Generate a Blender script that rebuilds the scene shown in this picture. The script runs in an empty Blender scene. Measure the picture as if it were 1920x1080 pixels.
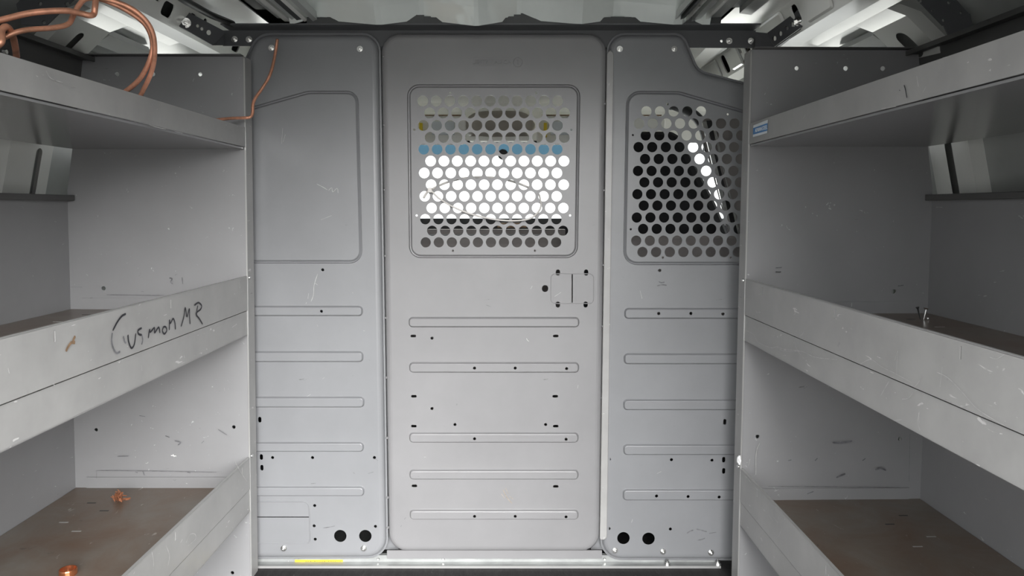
import bpy, bmesh, math, random
from mathutils import Vector, Matrix, noise
from mathutils.geometry import delaunay_2d_cdt
random.seed(7)
S = bpy.context.scene
C = S.collection
PI = math.pi

# ------------------------------------------------------------------ camera, sky, exposure
F = 1400.0; TP = .06; PIT = math.atan(TP); CU = 960.0; CV = 392 + F*TP; CAMZ = 1.0
cam = bpy.data.cameras.new('camera'); camo = bpy.data.objects.new('camera', cam); C.objects.link(camo)
cam.sensor_fit = 'HORIZONTAL'; cam.sensor_width = 36; cam.lens = 36*F/1920
cam.shift_y = (CV-540)/1920; cam.clip_start = .02; cam.clip_end = 200
camo.location = (0, 0, CAMZ); camo.rotation_euler = (PI/2-PIT, 0, 0)
S.camera = camo
w = bpy.data.worlds.new('overcast_sky'); S.world = w; w.use_nodes = True
nt = w.node_tree; bg = nt.nodes['Background']
tc = nt.nodes.new('ShaderNodeTexCoord'); sp = nt.nodes.new('ShaderNodeSeparateXYZ'); rp = nt.nodes.new('ShaderNodeValToRGB')
nt.links.new(tc.outputs['Generated'], sp.inputs[0]); nt.links.new(sp.outputs['Z'], rp.inputs[0]); nt.links.new(rp.outputs[0], bg.inputs[0])
rp.color_ramp.elements[0].position = 0; rp.color_ramp.elements[0].color = (.16, .16, .16, 1)
rp.color_ramp.elements[1].position = 1; rp.color_ramp.elements[1].color = (1.0, 1.0, 1.0, 1)
e_ = rp.color_ramp.elements.new(.30); e_.color = (.60, .605, .615, 1)
bg.inputs[1].default_value = 6.0
sl = bpy.data.lights.new('hazy_sun', 'SUN'); sl.energy = 5.4; sl.angle = math.radians(50); sl.color = (1, .99, .98)
so = bpy.data.objects.new('hazy_sun', sl); C.objects.link(so)
so.rotation_euler = Vector((-.26, 1, -.50)).to_track_quat('-Z', 'Y').to_euler()
S.view_settings.view_transform = 'Standard'; S.view_settings.look = 'None'
S.view_settings.gamma = 1; S.view_settings.use_curve_mapping = False
S.view_settings.exposure = 0.9

# ------------------------------------------------------------------ pixel -> place
def ray(u, v):
    a = (u-CU)/F; b = -(v-CV)/F
    return Vector((a, math.cos(PIT)+b*math.sin(PIT), -math.sin(PIT)+b*math.cos(PIT)))
def U(u, v, Y):
    r = ray(u, v); t = Y/r.y; return Vector((r.x*t, Y, CAMZ+r.z*t))
def UX(u, v, X):
    r = ray(u, v); t = X/r.x; return Vector((X, r.y*t, CAMZ+r.z*t))
def UZ(u, v, Z):
    r = ray(u, v); t = (Z-CAMZ)/r.z; return Vector((r.x*t, r.y*t, Z))

# ------------------------------------------------------------------ materials
def mat(name, col, rough=.4, metal=0., coat=0., mottle=.12, mscale=3., scuff=0., scratch=0., dirt=None, dirtamt=.5, bump=0., bscale=40., stretch=(1,1,1)):
    m = bpy.data.materials.new(name); m.use_nodes = True
    n = m.node_tree.nodes; l = m.node_tree.links
    b = n['Principled BSDF']
    b.inputs['Roughness'].default_value = rough; b.inputs['Metallic'].default_value = metal
    b.inputs['Coat Weight'].default_value = coat; b.inputs['Coat Roughness'].default_value = .15
    t = n.new('ShaderNodeTexCoord'); mp = n.new('ShaderNodeMapping'); mp.inputs['Scale'].default_value = stretch
    l.new(t.outputs['Object'], mp.inputs[0])
    def nz(scale, detail=4, rough_=.6, dist=0, vec=None):
        x = n.new('ShaderNodeTexNoise'); x.inputs['Scale'].default_value = scale
        x.inputs['Detail'].default_value = detail; x.inputs['Roughness'].default_value = rough_
        x.inputs['Distortion'].default_value = dist
        l.new((vec or mp.outputs[0]), x.inputs['Vector']); return x
    def ramp(src, p0, p1, c0=0, c1=1):
        r = n.new('ShaderNodeMapRange'); r.inputs['From Min'].default_value = p0; r.inputs['From Max'].default_value = p1
        r.inputs['To Min'].default_value = c0; r.inputs['To Max'].default_value = c1
        l.new(src, r.inputs['Value']); return r.outputs[0]
    def mix(fac, a, bcol):
        x = n.new('ShaderNodeMix'); x.data_type = 'RGBA'
        if isinstance(fac, float): x.inputs[0].default_value = fac
        else: l.new(fac, x.inputs[0])
        for s, v in ((6, a), (7, bcol)):
            if isinstance(v, tuple): x.inputs[s].default_value = (*v, 1)
            else: l.new(v, x.inputs[s])
        return x.outputs[2]
    c0 = tuple(max(0, c*(1-mottle)) for c in col); c1 = tuple(min(1, c*(1+mottle)) for c in col)
    if name == 'black_floor_mat': b.inputs['Specular IOR Level'].default_value = .2
    out = mix(ramp(nz(mscale).outputs[0], .3, .7), c0, c1)
    if dirt:
        out = mix(ramp(nz(mscale*.8, 6, .7, .6).outputs[0], .5-dirtamt*.3, .75, 0, 1.), out, dirt)
    if scuff:
        mp2 = n.new('ShaderNodeMapping'); mp2.inputs['Scale'].default_value = (9, 9, 30); l.new(t.outputs['Object'], mp2.inputs[0])
        a = ramp(nz(2.2, 5, .65, .5, mp2.outputs[0]).outputs[0], .69-.03*scuff, .74-.03*scuff)
        k = ramp(nz(4.5, 2).outputs[0], .55, .66)
        mu = n.new('ShaderNodeMath'); mu.operation = 'MULTIPLY'; l.new(a, mu.inputs[0]); l.new(k, mu.inputs[1])
        mu2 = n.new('ShaderNodeMath'); mu2.operation = 'MULTIPLY'; l.new(mu.outputs[0], mu2.inputs[0]); mu2.inputs[1].default_value = .75
        out = mix(mu2.outputs[0], out, tuple(c*.18 for c in col))
    if scratch:
        mp3 = n.new('ShaderNodeMapping'); mp3.inputs['Scale'].default_value = (26, 7, 26); mp3.inputs['Rotation'].default_value = (.5, .4, .3)
        l.new(t.outputs['Object'], mp3.inputs[0])
        a = ramp(nz(3.0, 3, .5, 1.2, mp3.outputs[0]).outputs[0], .72-.02*scratch, .75-.02*scratch)
        mu = n.new('ShaderNodeMath'); mu.operation = 'MULTIPLY'; l.new(a, mu.inputs[0]); mu.inputs[1].default_value = .5
        out = mix(mu.outputs[0], out, tuple(min(1, c*2.1+.1) for c in col))
    l.new(out, b.inputs['Base Color'])
    if bump:
        bp = n.new('ShaderNodeBump'); bp.inputs['Strength'].default_value = bump; bp.inputs['Distance'].default_value = .01
        l.new(nz(bscale, 3, .5, .3).outputs[0], bp.inputs['Height']); l.new(bp.outputs[0], b.inputs['Normal'])
    return m
M = {}
M['panel'] = mat('grey_panel_paint', (.214, .218, .226), .34, mottle=.06, mscale=4, scuff=.5)
M['door'] = mat('grey_door_paint', (.222, .220, .224), .34, mottle=.06, mscale=4, scuff=.35)
M['unit'] = mat('grey_shelf_paint', (.258, .258, .262), .34, mottle=.06, mscale=4, scuff=.8, scratch=.1)
M['lip'] = mat('worn_grey_lip_paint', (.325, .322, .315), .32, mottle=.10, mscale=8, scuff=.7, scratch=.9)
M['tray'] = mat('dirty_shelf_surface', (.185, .170, .148), .33, mottle=.15, mscale=7, dirt=(.135, .08, .048), dirtamt=.8, scuff=1.0, scratch=.6)
M['beam'] = mat('dark_beam_paint', (.085, .088, .092), .42, mottle=.1)
M['rail'] = mat('dark_rail_paint', (.09, .09, .088), .45, mottle=.1, scuff=.4)
M['white'] = mat('white_body_paint', (.78, .79, .75), .25, coat=.4, mottle=.04, scuff=.5)
M['silver'] = mat('grey_primed_body', (.36, .375, .36), .28, coat=.3, mottle=.12, mscale=4, scuff=.5)
M['roof'] = mat('glossy_roof_paint', (.84, .90, .87), .08, metal=.25, coat=.8, mottle=.06, mscale=5, bump=.5, bscale=7)
M['black'] = mat('black_rubber', (.012, .012, .012), .6, mottle=.2)
M['dark'] = mat('dark_trim', (.03, .033, .033), .5, mottle=.2)
M['zinc'] = mat('zinc_plate', (.72, .72, .70), .22, metal=.95, mottle=.1, mscale=40)
M['copper'] = mat('copper', (.72, .34, .22), .42, metal=.55, mottle=.25, mscale=30, dirt=(.38, .2, .12), dirtamt=.2)
M['ring'] = mat('bright_copper', (.78, .30, .14), .25, metal=.9, mottle=.15, mscale=60)
M['rust'] = mat('rusty_debris', (.22, .08, .035), .8, mottle=.6, mscale=60)
M['matte'] = mat('black_floor_mat', (.022, .021, .021), .6, mottle=.3, mscale=9, scratch=.9, bump=.25, bscale=60, stretch=(6, .6, 1))
M['sill'] = mat('aluminium_sill', (.33, .34, .335), .38, metal=.4, mottle=.2, mscale=12, scuff=1.3, scratch=.6)
M['edge'] = mat('bare_edge', (.46, .46, .45), .35, metal=.5, mottle=.1)
M['ink'] = mat('marker_ink', (.022, .022, .028), .6, mottle=.2)
M['inkfaint'] = mat('faded_marker_ink', (.14, .14, .15), .6, mottle=.5, mscale=60)
M['scratch'] = mat('scratched_paint', (.46, .46, .45), .4, mottle=.3, mscale=80)
M['brown'] = mat('brown_stain', (.22, .14, .08), .6, mottle=.4, mscale=60)
M['stain'] = mat('pale_brown_stain', (.27, .235, .20), .5, mottle=.3, mscale=90)
M['plastic'] = mat('white_nylon', (.72, .69, .66), .35, mottle=.04)
M['yellow'] = mat('yellow_label', (.80, .60, .03), .5, mottle=.04)
M['blue'] = mat('blue_label', (.05, .21, .48), .4, mottle=.05)
M['paper'] = mat('white_label', (.72, .76, .78), .5, mottle=.05)
M['cream'] = mat('cream_headliner', (.92, .91, .85), .85, mottle=.04)
M['taupe'] = mat('taupe_plastic', (.33, .30, .26), .55, mottle=.05)
M['dash'] = mat('dash_plastic', (.018, .018, .02), .5, mottle=.2)
M['console'] = mat('grey_cab_plastic', (.24, .22, .215), .9, mottle=.12)
M['fabric'] = mat('black_seat_fabric', (.012, .012, .013), .9, mottle=.3, mscale=30)
M['putty'] = mat('white_putty', (.85, .85, .85), .6, mottle=.05)
M['concrete'] = mat('grey_asphalt', (.10, .10, .097), .85, mottle=.12, mscale=1.5)
M['conc'] = mat('pale_concrete', (.58, .57, .54), .85, mottle=.1, mscale=1.5)
M['cover'] = mat('dark_cab_plastic', (.045, .042, .04), .95, mottle=.12)
M['gloss'] = mat('glossy_grey_paint', (.25, .25, .255), .2, coat=.4, mottle=.05, scuff=.3)
M['brownwire'] = mat('brown_thin_wire', (.16, .13, .09), .5, mottle=.3)
def glass(name, tint):
    m = bpy.data.materials.new(name); m.use_nodes = True; n = m.node_tree.nodes; l = m.node_tree.links
    n.remove(n['Principled BSDF']); o = n['Material Output']
    tr = n.new('ShaderNodeBsdfTransparent'); tr.inputs[0].default_value = (*tint, 1)
    gl = n.new('ShaderNodeBsdfGlossy'); gl.inputs['Roughness'].default_value = .02
    fr = n.new('ShaderNodeValue'); fr.outputs[0].default_value = .05
    mx = n.new('ShaderNodeMixShader'); l.new(fr.outputs[0], mx.inputs[0]); l.new(tr.outputs[0], mx.inputs[1]); l.new(gl.outputs[0], mx.inputs[2])
    l.new(mx.outputs[0], o.inputs[0]); return m
M['glass'] = glass('clear_glass', (.93, .96, .95)); M['tint'] = glass('blue_tinted_glass', (.035, .075, .105))

# ------------------------------------------------------------------ object helpers
def origin(o):
    return Vector(o.get('_base', (0, 0, 0))) if o else Vector((0, 0, 0))
def mk(name, V, Fc, m, parent=None, base=None, thick=0, off=-1, smooth=False, local=False):
    """V in world coordinates (or the parent's local ones when local)"""
    me = bpy.data.meshes.new(name)
    b = Vector((0, 0, 0))
    if not local:
        if parent: b = BASE.get(parent.name, Vector((0, 0, 0)))
        elif base is not None: b = Vector(base)
    me.from_pydata([tuple(Vector(v)-b) for v in V], [], Fc); me.validate(); me.update()
    for mm in (m if isinstance(m, (list, tuple)) else [m]): me.materials.append(mm)
    if smooth:
        for p in me.polygons: p.use_smooth = True
    o = bpy.data.objects.new(name, me); C.objects.link(o)
    if parent: o.parent = parent; BASE[o.name] = b
    else: o.location = b; BASE[o.name] = b
    if thick:
        s = o.modifiers.new('Solidify', 'SOLIDIFY'); s.thickness = thick; s.offset = off
    return o
BASE = {}
def tag(o, label=None, cat=None, group=None, kind=None):
    if label: o['label'] = label
    if cat: o['category'] = cat
    if group: o['group'] = group
    if kind: o['kind'] = kind
    return o
def empty(name, loc, label, cat, group=None, rz=0):
    o = bpy.data.objects.new(name, None); C.objects.link(o); o.location = loc; o.rotation_euler = (0, 0, rz)
    o.empty_display_size = .1; BASE[o.name] = Vector(loc)
    return tag(o, label, cat, group)
class Bag:
    def __init__(s): s.V = []; s.F = []
    def add(s, V, Fc):
        k = len(s.V); s.V += [tuple(v) for v in V]; s.F += [tuple(i+k for i in f) for f in Fc]; return s
    def box(s, a, b, ch=0):
        x0, y0, z0 = [min(a[i], b[i]) for i in range(3)]; x1, y1, z1 = [max(a[i], b[i]) for i in range(3)]
        return s.add([(x0,y0,z0),(x1,y0,z0),(x1,y1,z0),(x0,y1,z0),(x0,y0,z1),(x1,y0,z1),(x1,y1,z1),(x0,y1,z1)],
                     [(3,2,1,0),(4,5,6,7),(0,1,5,4),(1,2,6,5),(2,3,7,6),(3,0,4,7)])
    def prism(s, pts, ax, a, b):
        """pts polygon in the two other axes, extruded along axis ax from a to b"""
        def P(p, t):
            q = list(p); q.insert(ax, t); return tuple(q)
        n = len(pts); V = [P(p, a) for p in pts]+[P(p, b) for p in pts]
        return s.add(V, [tuple(range(n))[::-1], tuple(range(n, 2*n))]+[(i, (i+1) % n, (i+1) % n+n, i+n) for i in range(n)])
    def cyl(s, c, d, r, h, n=12, r2=None):
        c = Vector(c); d = Vector(d).normalized(); r2 = r if r2 is None else r2
        t = d.orthogonal().normalized(); b = d.cross(t)
        V = [c+(t*math.cos(2*PI*i/n)+b*math.sin(2*PI*i/n))*r for i in range(n)]+[c+d*h+(t*math.cos(2*PI*i/n)+b*math.sin(2*PI*i/n))*r2 for i in range(n)]
        return s.add(V, [tuple(range(n))[::-1], tuple(range(n, 2*n))]+[(i, (i+1) % n, (i+1) % n+n, i+n) for i in range(n)])
    def tube(s, pts, r, n=8, close=False, flat=1.):
        P = [Vector(p) for p in pts]; m = len(P); V = []; up = None
        for i, p in enumerate(P):
            a = P[(i-1) % m] if (close or i > 0) else p; c = P[(i+1) % m] if (close or i < m-1) else p
            d = (c-a).normalized()
            if up is None: up = d.orthogonal().normalized()
            up = (up-d*up.dot(d)).normalized(); sd = d.cross(up)
            rr = r[i] if isinstance(r, (list, tuple)) else r
            V += [p+up*math.cos(2*PI*k/n)*rr+sd*math.sin(2*PI*k/n)*rr*flat for k in range(n)]
        Fc = []
        for i in range(m if close else m-1):
            j = (i+1) % m
            Fc += [(i*n+k, i*n+(k+1) % n, j*n+(k+1) % n, j*n+k) for k in range(n)]
        if not close: Fc += [tuple(range(n))[::-1], tuple(range((m-1)*n, m*n))]
        return s.add(V, Fc)
    def out(s, name, m, parent=None, **k): return mk(name, s.V, s.F, m, parent, **k)
def spline(P, n=8):
    P = [Vector(p) for p in P]; out = []
    for i in range(len(P)-1):
        a = P[max(i-1, 0)]; b = P[i]; c = P[i+1]; d = P[min(i+2, len(P)-1)]
        for k in range(n):
            t = k/n
            out.append(.5*((2*b)+(c-a)*t+(2*a-5*b+4*c-d)*t*t+(3*b-a-3*c+d)*t**3))
    return out+[P[-1]]
def bevel(o, w, seg=2):
    b = o.modifiers.new('Bevel', 'BEVEL'); b.width = w; b.segments = seg; b.limit_method = 'ANGLE'; b.angle_limit = math.radians(40); return o

# 2D shapes
def area(p): return sum(p[i][0]*p[(i+1) % len(p)][1]-p[(i+1) % len(p)][0]*p[i][1] for i in range(len(p)))/2
def rpoly(corners, d=0, seg=6):
    """rounded polygon ((x, y, r), ...) counter-clockwise, inset by d, constant point count"""
    n = len(corners); out = []
    for i in range(n):
        p0 = Vector(corners[i-1][:2]); p = Vector(corners[i][:2]); p1 = Vector(corners[(i+1) % n][:2]); r = corners[i][2]
        a = (p-p0).normalized(); b = (p1-p).normalized()
        na = Vector((-a.y, a.x)); nb = Vector((-b.y, b.x))
        cr = a.x*b.y-a.y*b.x; ang = math.atan2(cr, a.dot(b))
        if abs(ang) < 1e-3 or r <= 0:
            bis = (na+nb).normalized(); q = p+bis*d/max(.2, bis.dot(na)); out += [tuple(q)]*1
            continue
        t = r*math.tan(abs(ang)/2); s = 1 if ang > 0 else -1
        c = p-a*t+na*r*s
        rr = r-d*s
        for k in range(seg+1):
            th = ang*k/seg
            v = (-na*s); v = Vector((v.x*math.cos(th)-v.y*math.sin(th), v.x*math.sin(th)+v.y*math.cos(th)))
            out.append(tuple(c+v*rr))
    return out
def circ(x, y, r, n=10): return [(x+r*math.cos(2*PI*i/n), y+r*math.sin(2*PI*i/n)) for i in range(n)]
def slot(x, y, w_, h, n=4):
    r = min(w_, h)/2; return rpoly([(x-w_/2, y-h/2, r*.98), (x+w_/2, y-h/2, r*.98), (x+w_/2, y+h/2, r*.98), (x-w_/2, y+h/2, r*.98)], 0, n)
def inside(p, poly):
    c = False; x, y = p; j = len(poly)-1
    for i in range(len(poly)):
        xi, yi = poly[i]; xj, yj = poly[j]
        if (yi > y) != (yj > y) and x < (xj-xi)*(y-yi)/(yj-yi)+xi: c = not c
        j = i
    return c
def flat(outer, holes=(), extra=()):
    P = []; E = []
    for lp in [outer]+list(holes):
        k = len(P); n = len(lp); P += [Vector(q) for q in lp]; E += [(k+i, k+(i+1) % n) for i in range(n)]
    for a, b in extra:
        k = len(P); P += [Vector(a), Vector(b)]; E.append((k, k+1))
    v, e, f, *_ = delaunay_2d_cdt(P, E, [], 0, 1e-6)
    bb = [(min(q[0] for q in h), max(q[0] for q in h), min(q[1] for q in h), max(q[1] for q in h)) for h in holes]
    keep = []
    for t in f:
        c = ((v[t[0]].x+v[t[1]].x+v[t[2]].x)/3, (v[t[0]].y+v[t[1]].y+v[t[2]].y)/3)
        if not inside(c, outer): continue
        if any(b[0] < c[0] < b[1] and b[2] < c[1] < b[3] and inside(c, h) for h, b in zip(holes, bb)): continue
        a = [(v[i].x, v[i].y) for i in t]
        keep.append(tuple(t) if area(a) > 0 else tuple(t)[::-1])
    return [(q.x, q.y) for q in v], keep
def ringfaces(n, k0, k1): return [(k0+i, k0+(i+1) % n, k1+(i+1) % n, k1+i) for i in range(n)]
def rings(bag, loops, mp):
    """loops = [(pts, depth)] outer to inner; mp(x, y, d) -> 3D"""
    n = len(loops[0][0])
    for (a, da), (b, db) in zip(loops, loops[1:]):
        bag.add([mp(*p, da) for p in a]+[mp(*p, db) for p in b], ringfaces(n, 0, n))
def addflat(bag, outer, holes, mp, d, extra=()):
    v, f = flat(outer, holes, extra); bag.add([mp(*p, d) for p in v], f)
def weld(o, dist=1e-5):
    bm = bmesh.new(); bm.from_mesh(o.data); bmesh.ops.remove_doubles(bm, verts=bm.verts, dist=dist); bm.to_mesh(o.data); bm.free(); return o
def bent(path, y0, y1, holes, flip=False):
    """sheet swept along Y over a polyline path of (x, z); holes given in (s, y)"""
    L = [0]
    for a, b in zip(path, path[1:]): L.append(L[-1]+math.dist(a, b))
    v, f = flat([(0, y0), (L[-1], y0), (L[-1], y1), (0, y1)], holes, [((s, y0), (s, y1)) for s in L[1:-1]])
    def P(s, y):
        for i in range(len(path)-1):
            if s <= L[i+1]+1e-9 or i == len(path)-2:
                t = (s-L[i])/(L[i+1]-L[i]); return (path[i][0]+(path[i+1][0]-path[i][0])*t, y, path[i][1]+(path[i+1][1]-path[i][1])*t)
    return [P(*p) for p in v], [t[::-1] if flip else t for t in f], L
def ribbon(bag, pts, wdt, nrm):
    nrm = Vector(nrm); P = [Vector(p) for p in pts]; V = []
    for i, p in enumerate(P):
        d = (P[min(i+1, len(P)-1)]-P[max(i-1, 0)]).normalized(); s = nrm.cross(d).normalized()
        k = wdt*(.55+.45*min(1, i, len(P)-1-i))*.5
        V += [p+s*k, p-s*k]
    bag.add(V, [(2*i, 2*i+1, 2*i+3, 2*i+2) for i in range(len(P)-1)])

FL = -.018            # floor height
PY = 2.08             # plane of the partition
CX = -.055            # middle of the van
# ------------------------------------------------------------------ setting: ground, floor, body
tag(mk('ground', [(-30, -40, -.7), (30, -40, -.7), (30, 40, -.7), (-30, 40, -.7)], [(0, 1, 2, 3)], M['concrete']), kind='structure')
tag(mk('bounce_slab', [(-3, 2.8, -.69), (3, 2.8, -.69), (3, 30, -.69), (-3, 30, -.69)], [(0, 1, 2, 3)], M['conc']), kind='structure')  # unseen pale slab, added to bounce light up to the headliner
tag(Bag().box((CX-1.3, .22, FL-.05), (CX+1.3, 3.76, FL)).out('floor', M['matte']), kind='structure')
WP = [(-1.23, FL-.04), (-1.23, 1.03), (-1.19, 1.22), (-1.12, 1.40), (-1.04, 1.475), (-.93, 1.515), (-.80, 1.55)]   # side wall section, measured from the middle
def side(sg):
    nm = 'wall_left' if sg < 0 else 'wall_right'
    path = [(CX+sg*-x, z) for x, z in WP]
    hol = []
    v, f, L = bent(path, .22, 2.25, hol, flip=(sg > 0))
    wl = tag(mk(nm, v, f, M['silver'], thick=.012, off=1), kind='structure')
    v, f, L = bent(path[3:], 2.25, 3.1, [], flip=(sg > 0)); mk('cab_shoulder', v, f, M['silver'], wl, thick=.012, off=1)
    # pillar: a pressed rib with long capsule slots
    for (ya, yb) in ((1.83, 2.0), (.95, 1.12)):
        pp = [(CX+sg*-(x+.035), z-.01) for x, z in WP[1:6]]; pp = [(CX+sg*-(WP[1][0]+.035), .6)]+pp
        Lp = [0]
        for a, b in zip(pp, pp[1:]): Lp.append(Lp[-1]+math.dist(a, b))
        ym = (ya+yb)/2
        hs = [slot(Lp[1]+.01+.045, ym+.03, .17, .024, 5)] if sg < 0 else [slot(Lp[1]+.06, ym-.0, .2, .03, 5)]
        hs.append(slot(Lp[3]+.035, ym, .085, .026 if sg < 0 else .05, 5))
        v, f, _ = bent(pp, ya, yb, hs, flip=(sg > 0))
        b = Bag().add(v, f)
        for yy in (ya, yb):                                   # cheeks back to the wall
            for a, c, q, r_ in zip(pp, pp[1:], [(CX+sg*-WP[1][0], .6)]+path[1:6], path[1:6]):
                b.add([(a[0], yy, a[1]), (c[0], yy, c[1]), (r_[0], yy, r_[1]), (q[0], yy, q[1])], [(0, 1, 2, 3)])
        b.out('pillar', M['white'], wl)
    # pressed beads of the upper panel
    for (x0, z0, x1, z1, y0, y1) in ((-1.118, 1.395, -1.085, 1.425, 2.01, 2.24), (-1.06, 1.452, -1.02, 1.478, 2.01, 2.24), (-.97, 1.498, -.925, 1.512, 1.2, 2.24)):
        q = [(CX+sg*-(x0), z0), (CX+sg*-(x1), z1), (CX+sg*-(x1+.008), z1-.018), (CX+sg*-(x0+.012), z0-.016)]
        Bag().prism([(a, c) for a, c in q], 1, y0, y1).out('bead', M['silver'], wl)
    return wl
def prism_xz(b, pts, y0, y1):
    n = len(pts); V = [(x, y0, z) for x, z in pts]+[(x, y1, z) for x, z in pts]
    b.add(V, [tuple(range(n)), tuple(range(n, 2*n))[::-1]]+[(i, i+n, (i+1) % n+n, (i+1) % n) for i in range(n)])
Bag.prism = (lambda s, pts, ax, a, b, _o=Bag.prism: (prism_xz(s, pts, a, b), s)[1] if ax == 1 else _o(s, pts, ax, a, b))
wl = side(-1); wr = side(1)
wb = flat([(CX-1.3, FL), (CX+1.3, FL), (CX+1.3, 1.70), (CX-1.3, 1.70)], [rpoly([(CX-.86, FL+.0005, .03), (CX+.86, FL+.0005, .03), (CX+.84, 1.46, .08), (CX-.84, 1.46, .08)], 0, 5)])
tag(mk('wall_back', [(x, .22, z) for x, z in wb[0]], wb[1], M['white'], thick=.04, off=-1), kind='structure')
# roof rails (box sections with slots), running on into the cab
def rail(sg, parent):
    A = (CX+sg*.80, 1.455); B = (CX+sg*.765, 1.53); T = (CX+sg*.66, 1.545)
    hs = []
    if sg < 0: sl_ = [(1.5, .036, .05, .035), (1.60, .045, .03, .02), (1.79, .046, .036, .014), (1.856, .034, .056, .036), (1.985, .046, .036, .026), (2.055, .056, .020, .018), (2.3, .04, .05, .03), (2.5, .04, .05, .03)]
    else: sl_ = [(1.5, .04, .05, .03), (1.94, .046, .040, .05), (2.22, .06, .012, .01), (2.34, .042, .045, .062), (2.40, .05, .014, .012), (2.58, .042, .05, .062), (2.66, .05, .014, .012), (1.70, .04, .04, .05)]
    for y, q_, a_, c_ in sl_:
        rr_ = min(a_, c_)*.3; hs.append(rpoly([(q_-c_/2, y-a_/2, rr_), (q_+c_/2, y-a_/2, rr_), (q_+c_/2, y+a_/2, rr_), (q_-c_/2, y+a_/2, rr_)], 0, 3))
    v, f, _ = bent([(CX+sg*.87, 1.462), A, B, T], .22, 3.3, [[(s+.0705, y) for s, y in h] for h in hs], flip=(sg > 0))
    b = Bag().add(v, f)
    b.out('roof_rail', M['white'], parent, thick=.004, off=1)
    # dark box seen through the slots
    Bag().prism([(CX+sg*.90, 1.50), (CX+sg*.83, 1.478), (CX+sg*.80, 1.54), (CX+sg*.9, 1.56)], 1, -.1, 3.28).out('inner_box', M['dark'], parent)
    # cream inset panels with raised rims on the rail
    d = Vector((B[0]-A[0], 0, B[1]-A[1])).normalized(); nn = Vector((-sg*d.z, 0, sg*d.x)); nn = nn if nn.x*sg < 0 else -nn
    for y, hy in ((1.58, .08), (1.82, .075), (2.10, .085), (2.47, .06), (2.72, .07)):
        def P(s, yy, h): q = Vector((A[0], yy, A[1]))+d*s+nn*h; return tuple(q)
        bb = Bag(); o_ = rpoly([(.008, y-hy, .012), (.078, y-hy, .012), (.078, y+hy, .012), (.008, y+hy, .012)], 0, 3)
        i_ = rpoly([(.008, y-hy, .012), (.078, y-hy, .012), (.078, y+hy, .012), (.008, y+hy, .012)], .006, 3)
        if sg > 0:
            n = len(o_)
            bb.add([P(*p, .001) for p in o_]+[P(*p, .006) for p in i_], ringfaces(n, 0, n)); v, f = flat(i_); bb.add([P(*p, .006) for p in v], f)
            bb.out('rail_pad', M['white'], parent)
rail(-1, wl); rail(1, wr)
# ceiling: corrugated roof sheet, turning down to the header
edges = [-.60, -.556, -.37, -.355, -.262, -.248, -.108, -.092, .010, .024, .165, .180, .277, .30, .440, .455]
zz = []
prof = []
lv = 0
X = [U(u, 47, 2.03).x for u in (545, 552, 578, 586, 706, 716, 786, 796, 890, 897, 968, 978, 1076, 1090, 1148, 1163, 1262, 1275, 1290, 1300, 1318, 1330)]
for i, x in enumerate(X): prof.append((x, .024 if (i//2) % 2 else 0))
Yp = [(.22, 1.63), (1.2, 1.62), (1.62, 1.61), (1.86, 1.604), (1.93, 1.592), (1.965, 1.574), (1.985, 1.558), (2.002, 1.538), (2.018, 1.516), (2.032, 1.497)]
b = Bag(); n = len(prof)
for y, z in Yp:
    for (x, dz) in prof: b.V.append((x, y+dz*.7*(y > 1.9), z+dz*.7+.006*noise.noise(Vector((x*7, y*14, 0)))))
for j in range(len(Yp)-1):
    b.F += [(j*n+i, (j+1)*n+i, (j+1)*n+i+1, j*n+i+1) for i in range(n-1)]
ceil = tag(b.out('ceiling', M['roof'], thick=.01, off=1), kind='structure')
# bands either side of the roof sheet
def band(x0, x1, z0, z1, m, y1=2.04, y0=.22, nm='roof_band'):
    Bag().prism([(x0, z0), (x1, z1), (x1, z1+.02), (x0, z0+.02)], 1, y0, y1).out(nm, m, ceil)
def bx(u): return U(u, 47, 2.04).x
band(bx(520), bx(548), 1.512, 1.512, M['silver']); band(bx(534), bx(545), 1.503, 1.503, M['white'])
band(bx(480), bx(521), 1.535, 1.535, M['dark']); band(bx(440), bx(481), 1.56, 1.56, M['dark'])
band(bx(1330), bx(1350), 1.512, 1.512, M['silver']); band(bx(1318), bx(1324), 1.503, 1.503, M['white'])
band(bx(1349), bx(1388), 1.54, 1.54, M['dark']); band(bx(1386), bx(1408), 1.525, 1.52, M['silver'])
for ua, ub, mm in ((552, 558, 'silver'), (560, 569, 'dark'), (571, 577, 'white'), (588, 596, 'silver'), (1262, 1268, 'silver'), (1272, 1280, 'dark'), (1284, 1290, 'white'), (1296, 1310, 'silver')):
    band(bx(ua), bx(ub), 1.502, 1.506, M[mm])
# closing roof above everything so no sky leaks in
tag(Bag().box((CX-1.3, .22, 1.68), (CX+1.3, 3.32, 1.70)).out('trim_1', M['dark']), kind='structure')
for sg in (-1, 1):
    tag(Bag().box((CX+sg*1.28, .22, FL-.05), (CX+sg*1.30, 2.4, 1.68)).box((CX+sg*1.24, 2.4, 1.42), (CX+sg*1.30, 3.32, 1.68)).out('trim_%d' % (2 if sg < 0 else 3), M['dark']), kind='structure')  # unseen outer side boxes, added to keep sky light out
tag(Bag().box((CX-1.3, 3.28, 1.29), (CX+1.3, 3.32, 1.68)).out('trim_7', M['dark']), kind='structure')  # unseen closing plate over the windscreen, added against light leaks
# gap shade painted as a wavy dark strip below the roof sheet
b = Bag(); 
for i in range(60):
    x0 = -.55+i*.0185; z = 1.512+.010*max(0, math.sin(x0*17+.6))+.004*noise.noise(Vector((x0*20, 0, 0)))
    b.add([(x0, 2.036, 1.497), (x0+.0185, 2.036, 1.497), (x0+.0185, 2.03, z), (x0, 2.03, z)], [(0, 1, 2, 3)])
b.out('gap_shade', M['dark'], ceil, thick=.003)

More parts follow.
